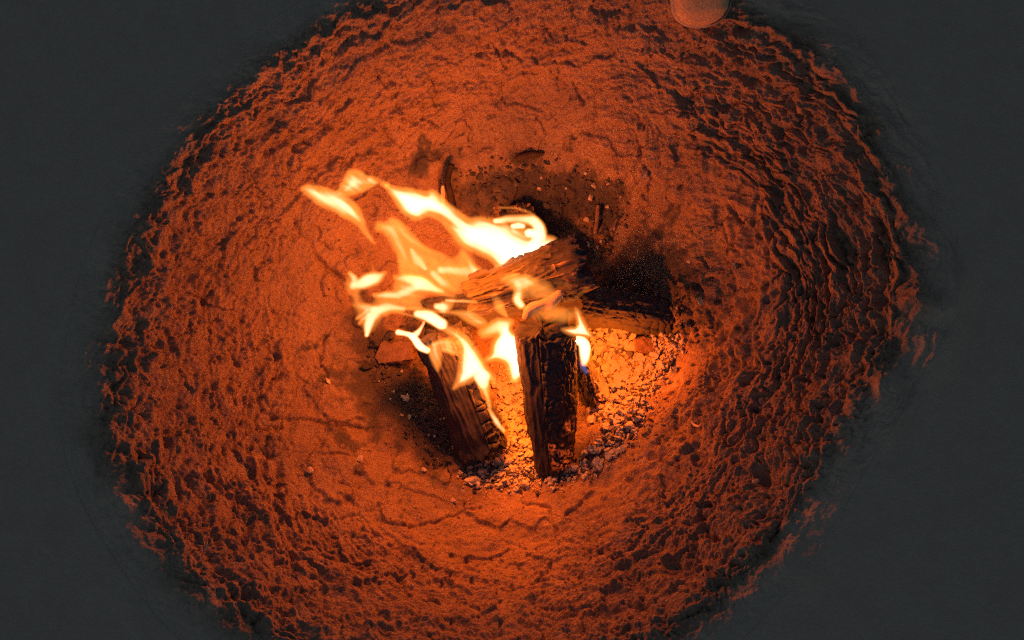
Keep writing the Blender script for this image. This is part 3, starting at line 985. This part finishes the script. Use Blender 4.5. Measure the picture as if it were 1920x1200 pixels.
tube('charred_stick', 'bent black stick standing behind the big flame', 'stick', [gp(852, 400, .006), gp(846, 376, .03), gp(840, 350, .04), gp(850, 325, .045)], (.007, .007, .006, .007), M_TWIG)
tube('wood_sliver', 'short orange sliver of wood beside the bent black stick', 'stick', [gp(832, 384, .004), gp(831, 372, .02), gp(832, 358, .03)], (.006, .005, .003), M_CHIP)
tube('charred_twig', 'black twig lying on the soot north of the fire', 'stick', [gp(968, 300, .006), gp(990, 293, .010), gp(1018, 291, .006)], (.006, .007, .004), M_TWIG)
tube('wood_sliver', 'thin brown stick on the soot behind the top log end', 'stick', [gp(1116, 440, .008), gp(1119, 415, .012), gp(1121, 388, .010)], (.005, .0045, .004), M_BRICK)
tube('curled_peel', 'small pale curled peel on the right wall below the gravel', 'peel', [gp(1296, 790, .004), gp(1301, 799, .006), gp(1311, 801, .004)], (.0015, .0028, .0015), M_CHIP)


def shard(name, label, outline, thick, mat, zoff, tilt=(0, 0)):
    """broken flat piece with bevelled ragged edge"""
    pts = resample(np.asarray(outline, float), 40) + rng.normal(0, .5, (40, 2))
    W = np.array([to_ground(*p) for p in pts]); c = W.mean(0)
    zb = c[2] + zoff
    W = np.array([U(p[0], p[1], zb + thick) for p in pts]); c = W.mean(0)
    rings = []
    for k, (f, dz) in enumerate(((.96, -thick), (1.04, -thick * .6), (1.0, -.003), (.965, 0.0), (.6, .0), (.25, .0))):
        r = c + (W - c) * f
        r[:, 2] = c[2] + dz + .0012 * fbm(r[:, 0] * 60, r[:, 1] * 60, None, 5, 3) * (1 if k > 1 else 2)
        r += .0012 * rng.normal(size=r.shape) * (k < 3)
        r[:, 2] += (r[:, 0] - c[0]) * tilt[0] + (r[:, 1] - c[1]) * tilt[1]
        rings.append(r)
    n = len(pts); V = np.vstack(rings + [rings[-1].mean(0, keepdims=True)]) - c
    i = np.arange(6 * n).reshape(6, n); j = np.roll(i, -1, 1)
    q = np.stack([i[:-1], j[:-1], j[1:], i[1:]], -1).reshape(-1, 4)
    t = np.stack([i[-1], j[-1], np.full(n, 6 * n)], -1)
    o = mesh_from(name, V, [q, t], mat, flat=True)
    o.location = c
    return tag(o, label, 'shard', 'flat clay shards beside the fire')


shard('clay_shard', 'flat orange clay shard left of the leaning log', [(701, 669), (714, 641), (722, 637), (731, 646), (748, 639), (772, 641), (773, 674), (741, 678), (711, 681)], .020, M_BRICK, .0, (.1, .05))
shard('clay_shard', 'flat brown clay shard in the gravel right of the fire', [(1188, 636), (1206, 630), (1222, 636), (1236, 652), (1240, 668), (1218, 662), (1196, 658)], .016, M_BRICK, .0, (-.1, .1))
piece('charcoal_lump', 'black charcoal lump on the flat shard left of the fire', 'charcoal', 'charcoal lumps by the shard', 704, 648, .011, M_COAL)
piece('charcoal_lump', 'black charcoal lump behind the flat shard left of the fire', 'charcoal', 'charcoal lumps by the shard', 734, 628, .012, M_COAL)
piece('charcoal_lump', 'round black charcoal lump left of the flat clay shard', 'charcoal', 'charcoal lumps by the shard', 688, 690, .012, M_COAL)

# pale strip of bark peeling off where the logs cross
bp = chaikin([U(980, 588, .262), U(998, 578, .268), (U(1020, 569, .272)), U(1040, 562, .275), U(1056, 551, .28)], 2, False)
nb = len(bp); V = []
for k, p in enumerate(bp):
    w = .0105 * (.5 + .9 * math.sin(math.pi * (k + 1) / (nb + 1))) * (1 + .3 * math.sin(k * .55))
    for (sx, sy, sz) in ((-.2, -1, -.35), (0, 0, .25), (.2, 1, -.1), (.1, .5, -.35), (-.1, -.5, -.45)):
        V.append(p + np.array([sx * w, sy * w, sz * w]) + rng.normal(0, .0003, 3))
i = np.arange(nb * 5).reshape(nb, 5); j = np.roll(i, -1, 1)
q = np.stack([i[:-1], j[:-1], j[1:], i[1:]], -1).reshape(-1, 4)
V = np.array(V)
tag(mesh_from('bark_strip', V, [q, np.array([i[0], i[-1][::-1]])], M_PALE), 'pale torn bark strip where the upright and top logs cross', 'bark')


# ------------------------------------------------------------------ the shoe on the far rim
def build_shoe():
    g = to_ground(1312, 52)
    toe = U(1312, 42, g[2] + .020)
    M = Matrix.Translation((toe[0], toe[1], g[2] + .012)) @ Matrix.Rotation(math.radians(6), 4, 'Z') @ Matrix.Rotation(math.radians(37), 4, 'X')
    root = empty('shoe', mat=M)
    tag(root, 'round orange-lit toe of a shoe at the far rim of the pit', 'shoe')
    L = .285
    ns, na = 70, 48
    s = (1 - np.cos(np.linspace(0, np.pi, ns))) / 2
    half = 1.12 * np.interp(s, [0, .015, .05, .10, .2, .32, .45, .6, .8, .92, .98, 1], [.004, .022, .035, .0425, .0455, .046, .043, .037, .035, .032, .020, .004])
    top = np.interp(s, [0, .03, .10, .25, .40, .55, .62, .8, .95, 1], [.022, .034, .046, .054, .064, .082, .092, .098, .094, .07])
    cx = np.interp(s, [0, .2, .5, 1], [0, .001, -.003, .0])
    # sole: outline plate slightly wider than the upper
    def ring(scale, z, grow):
        Lft = np.stack([cx - (half * scale + grow), s * L - grow * (1 - 2 * s), np.full(ns, z)], -1)
        Rgt = np.stack([cx + (half * scale + grow), s * L - grow * (1 - 2 * s), np.full(ns, z)], -1)[::-1]
        return np.vstack([Lft, Rgt])
    lv = [ring(.97, .0, .001), ring(1, .004, .003), ring(1, .020, .0035), ring(1, .0235, .0015), ring(.9, .0236, -.002)]
    n = 2 * ns
    V = np.vstack(lv + [ring(0, .0236, 0)]); k = len(lv) + 1
    i = np.arange(k * n).reshape(k, n); j = np.roll(i, -1, 1)
    q = np.stack([i[:-1], i[1:], j[1:], j[:-1]], -1).reshape(-1, 4)
    bot = np.stack([i[0, :ns - 1], i[0, 1:ns], i[0, n - 2:ns - 1:-1], i[0, n - 1:ns:-1]], -1)
    rub = make_simple('sole_rubber', (0.34, 0.26, 0.18), (0.42, 0.32, 0.23), 60, .7)
    lea = make_simple('shoe_leather', (0.30, 0.18, 0.08), (0.62, 0.40, 0.18), 260, .75, .5, .0010)
    mesh_from('sole', V, np.vstack([q, bot]), rub, root)
    # upper: half-round sections, open at the ankle
    an = np.linspace(0, np.pi, na)
    UV = []
    for k in range(ns):
        ex = .62 if s[k] < .5 else .5
        ca = np.sign(np.cos(an)) * np.abs(np.cos(an)) ** ex; sa = np.abs(np.sin(an)) ** .8
        x = cx[k] + half[k] * ca
        z = .021 + (top[k] - .021) * sa
        y = np.full(na, s[k] * L) + .0
        # ankle opening: push the crown down into the shoe
        o = smooth(.60, .66, s[k]) * (1 - smooth(.93, .96, s[k]))
        dip = o * smooth(.55, .9, sa)
        z = z - dip * .055
        UV.append(np.stack([x, y, z], -1))
    UV = np.array(UV)
    i = np.arange(ns * na).reshape(ns, na)
    q = np.stack([i[:-1, :-1], i[:-1, 1:], i[1:, 1:], i[1:, :-1]], -1).reshape(-1, 4)
    up = mesh_from('upper', UV.reshape(-1, 3), q, lea, root)
    # seam running round the right of the toe, lace rows
    dark = make_simple('dark_stitching', (0.02, 0.016, 0.012), (0.04, 0.03, 0.02), 80)
    sp = [UV[int(k), 8] + np.array([.0005, 0, .0005]) for k in range(4, 40, 3)]
    seam = tube('seam', None, None, [p for p in sp], (.0016,), dark, None, 6, 0)
    seam.location = sp[0]; seam.parent = root
    pm = make_simple('lace', (0.25, 0.2, 0.15), (0.34, 0.28, 0.2), 90)
    for k in (30, 33, 36, 39):
        pts = [UV[k, a_] + np.array([0, 0, .003]) for a_ in (14, 18, 24, 29, 33)]
        lc = tube('lace', None, None, pts, (.0022,), pm, None, 6, 0)
        lc.location = pts[0]; lc.parent = root
    return root


build_shoe()


# ------------------------------------------------------------------ flames
def build_flame(label, base, tip, polys=(), strokes=(), streak=(0, 0.0, 60, 8), mat=None, step=1.5, warp=2.0, seed=0, curve=.010, amp=1.0, sgain=1.0):
    """body of glowing gas: its thickness sets how bright it looks; sheet through base and tip, bowed in depth
    polys: (points, peak, softness px, power); strokes: (points, half widths, peak)"""
    Pb = U(*base); Pt = U(*tip)
    view = (Pb + Pt) / 2 - CAM; view /= np.linalg.norm(view)
    e1 = (Pt - Pb) / np.linalg.norm(Pt - Pb)
    e2 = np.cross(view, e1); e2 /= np.linalg.norm(e2)
    nz = np.cross(e1, e2)
    allp = np.vstack([np.asarray(p[0], float) for p in polys] + [np.asarray(s_[0], float) for s_ in strokes])
    pad = 30
    cor = []
    for cx_ in (allp[:, 0].min() - pad, allp[:, 0].max() + pad):
        for cy_ in (allp[:, 1].min() - pad, allp[:, 1].max() + pad):
            d = fwd + rgt * ((cx_ - 960) / FPX) + upv * ((600 - cy_) / FPX)
            t = ((Pb - CAM) @ nz) / (d @ nz)
            w = CAM + d * t - Pb
            cor.append((w @ e1, w @ e2))
    cor = np.array(cor)
    st = step * .00095
    a_ = np.arange(cor[:, 0].min(), cor[:, 0].max(), st); b_ = np.arange(cor[:, 1].min(), cor[:, 1].max(), st)
    GA, GB = np.meshgrid(a_, b_, indexing='ij')
    W = Pb + GA[..., None] * e1 + GB[..., None] * e2
    X, Y = project(W)
    Xw = X + warp * fbm(X / 38, Y / 38, None, seed + 1, 2); Yw = Y + warp * fbm(X / 38, Y / 38, None, seed + 2, 2)
    I = np.zeros(X.shape)
    for (pts, peak, soft, pw) in polys:
        d = poly_sdf(Xw, Yw, chaikin(pts, 2))
        rim_ = min(peak, 1.2) * smooth(0, 10, d + 4.0) ** 1.3
        v = peak * smooth(3, soft + 8, d) ** pw
        ang, am, sl, sw = streak
        if am:
            c, s_ = math.cos(math.radians(ang)), math.sin(math.radians(ang))
            al = X * c + Y * s_; ac = -X * s_ + Y * c
            ac = ac + 7 * perlin(al / 60, ac / 40, None, seed + 5)
            n = perlin(al / sl, ac / sw, None, seed + 6)
            n2 = perlin(al / (sl * .7), ac / (sw * .5), None, seed + 7)
            k_ = np.clip(1 + am * (1.5 * n + .6 * n2), .12, 2.5)
            v = v * k_; rim_ = rim_ * (.35 + .65 * k_)
        v = v + rim_
        I = np.maximum(I, v)
    for (pts, wd, peak) in strokes:
        p = chaikin(pts, 2, False)
        D, _, T = seg_dist(Xw, Yw, p)
        w = 1.45 * np.interp(T, np.linspace(0, 1, len(wd)), wd) + .5
        pk = np.interp(T, np.linspace(0, 1, len(peak)), peak) if hasattr(peak, '__len__') else peak
        I = I + sgain * .72 * pk * np.clip(1 - (D / w) ** 2, 0, 1) ** 2.2
    I = I * amp
    bow = curve * perlin(GA * 9, GB * 9, None, seed + 9)
    mid = W + nz * bow[..., None] - Pb

    def body(name, lum, m, parent=None):
        h = lum / FLAME_K
        h[h < 1.5e-4] = 0
        h[0] = 0; h[-1] = 0; h[:, 0] = 0; h[:, -1] = 0
        live = (h[:-1, :-1] > 0) | (h[1:, :-1] > 0) | (h[:-1, 1:] > 0) | (h[1:, 1:] > 0)
        if not live.any():
            return None
        use = np.zeros(h.shape, bool)
        use[:-1, :-1] |= live; use[1:, :-1] |= live; use[:-1, 1:] |= live; use[1:, 1:] |= live
        it = np.full(h.shape, -1); ib = it.copy()
        n1 = use.sum(); it[use] = np.arange(n1)
        solid = use & (h > 0)
        ib[use] = it[use]; ib[solid] = n1 + np.arange(solid.sum())
        V = np.vstack([(mid + nz * (h / 2)[..., None])[use], (mid - nz * (h / 2)[..., None])[solid]])

        def quad(ix, rev):
            q_ = np.stack([ix[:-1, :-1], ix[1:, :-1], ix[1:, 1:], ix[:-1, 1:]], -1)[live]
            return q_[:, ::-1] if rev else q_
        return mesh_from(name, V, np.vstack([quad(it, False), quad(ib, True)]), m, parent)

    o = body('flame', 1.7 * (1 - np.exp(-I / 1.7)), mat or M_FLAME)
    o.location = Pb
    if mat is None:
        ex = np.maximum(I - 1.25, 0)
        body('flame_core', 1.5 * (1 - np.exp(-ex * .40 / 1.5)), M_CORE, o)
    tag(o, label, 'flame', 'flames of the campfire')
    return o


def Z1(*p): return H(540, 290, .25, *p)
def Z2(*p): return H(840, 380, .25, *p)
def Z3(*p): return H(660, 560, .3, *p)
def Z5(*p): return H(640, 480, 240 / 1309, *p)


build_flame('big white flame streaming left from behind the top log', (985, 480, .20), (730, 350, .40),
            [([(716, 341), (740, 348), (772, 351), (795, 359), (809, 355), (822, 361), (836, 376), (852, 388), (870, 402), (883, 410), (900, 406), (925, 409), (948, 416), (968, 432), (990, 444), (1008, 446),
               (1026, 440), (1048, 446), (1042, 478), (985, 512), (932, 508), (913, 486), (893, 476), (870, 467), (858, 457), (846, 440), (830, 422), (818, 410), (800, 405), (790, 415), (778, 416), (763, 409), (748, 394), (736, 376), (722, 355)], 15, 22, 1.6)],
            [(Z1((1560, 500), (1640, 487), (1750, 480), (1840, 490), (1895, 540), (1905, 610), (1860, 680), (1800, 720)), (4, 6, 7, 8, 9, 10, 9, 8), (9, 6, 5, 7, 12, 16, 14, 10)),
             (Z1((1690, 535), (1730, 530), (1770, 535)), (4, 5, 4), 12), (Z1((1820, 590), (1850, 595)), (7, 7), 18),
             (Z1((1700, 570), (1780, 590), (1860, 610)), (6, 9, 6), 2.5),
             (Z1((1640, 560), (1760, 540), (1880, 560)), (9, 12, 8), .8),
             (Z1((1600, 400), (1720, 400), (1830, 440), (1890, 500)), (2, 2, 2.5, 3), 1.0)],
            (27, .55, 110, 15), sgain=0.6, seed=100, warp=1.6)
build_flame('flame wing detached at the upper left end of the fire', (700, 455, .33), (570, 352, .44),
            [([(558, 354), (570, 346), (586, 345), (610, 352), (630, 358), (648, 366), (664, 376), (676, 390), (683, 408), (688, 428), (697, 442), (705, 460), (694, 452), (680, 436), (665, 420), (650, 411), (638, 406), (622, 398), (602, 389), (582, 374)], 5, 19, 1.4),
             ([(618, 366), (634, 354), (643, 334), (650, 320), (660, 316), (678, 321), (694, 333), (712, 342), (696, 352), (674, 362), (650, 372), (630, 374)], 5, 30, 1.4)],
            [(Z1((620, 185), (680, 200), (740, 230)), (7, 6, 6), (1.5, .5, 2))],
            (38, .35, 60, 9), seed=120)
build_flame('translucent orange flame left of the top log', (870, 545, .18), (735, 412, .36),
            [([(708, 425), (722, 414), (733, 405), (747, 410), (762, 422), (780, 438), (793, 460), (808, 468), (832, 476), (850, 484), (864, 468), (873, 466), (884, 486), (896, 505), (905, 518), (885, 540), (862, 555), (835, 552), (800, 546), (772, 536), (752, 524), (748, 502), (745, 482), (733, 466), (725, 450), (720, 435)], .50, 14, 1.0)],
            [(Z1((690, 540), (760, 560), (800, 620), (850, 720), (860, 800), (860, 880)), (10, 12, 10, 9, 9, 8), (5, 6, 4, 4, 4, 2)),
             (Z1((780, 490), (840, 540), (900, 620), (1000, 690), (1080, 730), (1160, 760)), (7, 8, 7, 6, 6, 5), (4, 5, 4, 4, 3, 1)),
             (Z1((930, 720), (960, 780), (1030, 850)), (4, 8, 3), 6),
             (Z1((1310, 740), (1350, 790), (1390, 850), (1430, 890)), (5, 5, 6, 6), (1, 3, 6, 7)),
             (Z1((1150, 860), (1240, 870), (1340, 880), (1430, 890)), (7, 8, 9, 9), (7, 5, 5, 6)),
             (Z1((1090, 890), (1160, 960), (1250, 1020)), (7, 8, 5), (5, 5, 3)),
             (Z1((1250, 640), (1350, 740), (1400, 830)), (8, 10, 8), 1.2)],
            (55, .30, 75, 12), sgain=0.24, seed=140)
build_flame('broad streaky flame sweeping left below the top log', (860, 560, .15), (660, 530, .24),
            [(Z5((540, 210), (640, 190), (760, 200), (860, 240), (960, 310), (1080, 370), (1180, 400), (1140, 440), (1000, 420), (900, 410), (820, 450), (850, 540), (700, 560), (520, 560), (420, 620), (380, 700), (300, 790), (260, 815), (235, 780), (170, 660), (140, 520), (120, 420), (60, 380), (30, 310), (60, 230), (90, 150), (180, 230), (240, 200), (300, 180), (318, 60), (335, 175), (475, 140), (430, 220), (350, 330), (200, 350), (195, 420), (250, 490), (330, 480), (340, 400), (440, 370), (520, 340)), .60, 12, 1.0)],
            [(Z5((120, 320), (200, 290), (280, 240), (340, 230), (440, 180)), (6, 9, 11, 9, 4), (4, 14, 20, 12, 2)),
             (Z5((90, 170), (150, 240), (110, 320)), (4, 6, 6), (6, 9, 4)),
             (Z5((550, 215), (680, 230), (800, 270), (900, 310), (1020, 360)), (5, 8, 11, 9, 4), (4, 8, 16, 12, 5)),
             (Z5((340, 400), (460, 400), (600, 390), (700, 350), (780, 310)), (4, 7, 7, 7, 6), (5, 8, 6, 6, 5)),
             (Z5((260, 800), (270, 720), (300, 620), (380, 550), (480, 530), (640, 540)), (4, 8, 10, 9, 6, 5), (16, 18, 12, 10, 8, 6)),
             (Z5((150, 500), (220, 520), (330, 545)), (5, 7, 6), (2, 5, 6)),
             (Z5((160, 640), (210, 600), (260, 560)), (3, 3, 3), 4),
             (Z5((180, 690), (220, 640), (270, 600)), (3, 3, 3), 4)],
            (12, .35, 70, 9), sgain=0.33, seed=160)
build_flame('orange veil of flame above the left log', (905, 600, .22), (770, 590, .235),
            [(Z5((640, 540), (780, 570), (900, 580), (1050, 590), (1180, 610), (1309, 700), (1420, 740), (1480, 700), (1500, 660), (1400, 600), (1300, 560), (1200, 560), (1050, 570), (900, 560), (800, 520), (700, 520)), 2.0, 12, 1.1),
             (Z5((430, 620), (520, 580), (640, 600), (760, 640), (860, 690), (800, 650), (700, 590), (560, 560), (450, 570)), 1.6, 8, 1.1)],
            [(Z5((980, 520), (1040, 530), (1100, 500), (1140, 470)), (6, 10, 9, 5), (12, 12, 4, 2)),
             (Z5((1080, 455), (1200, 460), (1380, 470)), (2.5, 2.5, 2), (5, 5, 3))],
            (15, .4, 60, 8), sgain=0.5, seed=180)
build_flame('dim orange drop of flame on the left log', (830, 690, .215), (850, 645, .23),
            [(Z5((880, 920), (960, 870), (1080, 860), (1200, 900), (1200, 990), (1080, 980), (1010, 940), (1040, 1020), (1000, 1200), (960, 1170), (900, 1040)), 1.5, 14, 1.2)],
            [(Z5((950, 900), (1050, 860), (1180, 890)), (4, 5, 4), 3), (Z5((1040, 960), (1120, 985), (1190, 990)), (4, 4, 4), 4)],
            (70, .3, 60, 10), sgain=.4, seed=190)
build_flame('white forked flame in front of the left log', (815, 590, .235), (905, 760, .215),
            [(Z3((405, 90), (470, 98), (560, 146), (642, 186), (724, 236), (766, 286), (806, 338), (838, 400), (874, 458), (912, 530), (882, 536), (856, 505), (835, 520), (800, 500), (742, 525), (692, 542), (615, 585), (644, 510), (664, 440), (668, 360), (674, 304), (644, 264), (594, 224), (534, 174), (474, 122)), 26, 20, 1.7)],
            [(Z3((815, 490), (830, 560), (850, 640), (870, 720), (900, 775), (945, 825)), (12, 7, 4, 3, 4, 3.5), (14, 3.0, 2.0, 2.2, 4.5, 2.2)),
             (Z3((410, 95), (480, 105), (560, 155)), (6, 9, 9), (8, 14, 16))],
            (60, .2, 80, 14), seed=200)
build_flame('round white flame glowing beside the upright log', (965, 690, .165), (950, 610, .225),
            [(Z3((868, 300), (890, 256), (915, 230), (922, 178), (958, 145), (996, 165), (1006, 212), (1056, 238), (1068, 290), (1082, 350), (1097, 420), (1092, 474), (1054, 510), (1010, 534), (980, 494), (966, 442), (955, 404), (900, 392), (850, 408), (820, 396), (846, 362), (866, 345)), 30, 16, 1.4)],
            [(Z3((830, 215), (900, 190), (960, 160), (985, 150)), (12, 14, 14, 8), (2, 3, 4, 2))],
            (80, .1, 60, 12), seed=220, warp=1.2)
build_flame('small pronged flame at the right of the upright log', (1065, 620, .275), (1080, 580, .29),
            [(Z3((1295, 186), (1360, 178), (1405, 172), (1396, 120), (1384, 45), (1424, 76), (1454, 136), (1486, 196), (1520, 248), (1462, 244), (1400, 242), (1340, 226)), 24, 12, 1.2)],
            [(Z3((1160, 100), (1260, 95), (1340, 110), (1400, 90)), (10, 14, 14, 8), (.5, 1.4, 1.6, .6))],
            seed=240, warp=1.0)
build_flame('thin flame tail right of the upright log', (1098, 690, .145), (1085, 638, .19), [],
            [(Z3((1385, 245), (1430, 255), (1452, 280), (1450, 340), (1448, 390)), (5, 8, 9, 8, 6), (14, 24, 24, 14, 4))], seed=250, warp=1.0)
build_flame('blue flame tip at the foot of the thin tail', (1100, 700, .14), (1092, 660, .165), [],
            [(Z3((1430, 380), (1440, 410), (1460, 450)), (6, 7, 6), (.08, .22, .12)), (Z3((1435, 400), (1450, 430), (1462, 455)), (3, 4, 3), .35)], seed=255, warp=.6, mat=M_BLUE)
build_flame('small white hooked flame left of the left log', (795, 655, .205), (752, 622, .215), [],
            [(Z3((290, 210), (330, 218), (370, 230), (395, 255), (425, 300), (470, 322)), (4.5, 3.5, 4.5, 6, 6, 5), (12, 10, 14, 20, 20, 12)),
             (Z3((380, 240), (415, 210), (438, 175), (452, 148)), (5.5, 4.5, 2.5, 2), (10, 8, 5, 3))], seed=260, warp=.8)
build_flame('orange flame licking the dark side of the top log', (975, 580, .22), (960, 525, .29),
            [(Z2((390, 580), (480, 556), (560, 552), (680, 562), (770, 596), (808, 650), (796, 694), (740, 720), (660, 720), (600, 700), (560, 720), (585, 770), (540, 780), (500, 760), (500, 700), (480, 640), (420, 610)), .45, 12, 1.2)],
            [(Z2((420, 590), (500, 605), (580, 600), (670, 605)), (9, 12, 11, 5), (.4, 1.6, 1.9, .4)), (Z2((520, 620), (535, 680), (515, 730), (550, 765)), (6, 7, 8, 6), (.8, 1.6, 4.5, 4.5)),
             (Z2((350, 700), (390, 780), (440, 840)), (6, 9, 3), (.3, 1.6, 1.0)), (Z2((800, 600), (900, 600), (970, 650), (900, 655)), (3, 5, 4, 3), .12),
             (Z2((1060, 590), (1050, 630), (960, 700), (860, 715)), (3, 4, 4, 3), .16)],
            (20, .3, 60, 10), seed=280)

# lamps of the fire
for k, (px, py, z, w, rad_) in enumerate(FIRE_LAMPS):
    ld = bpy.data.lights.new('fire_light', 'POINT')
    ld.energy = w; ld.color = FIRE_RGB; ld.shadow_soft_size = rad_
    lo = bpy.data.objects.new('fire_light', ld)
    COL.objects.link(lo)
    lo.location = U(px, py, z)
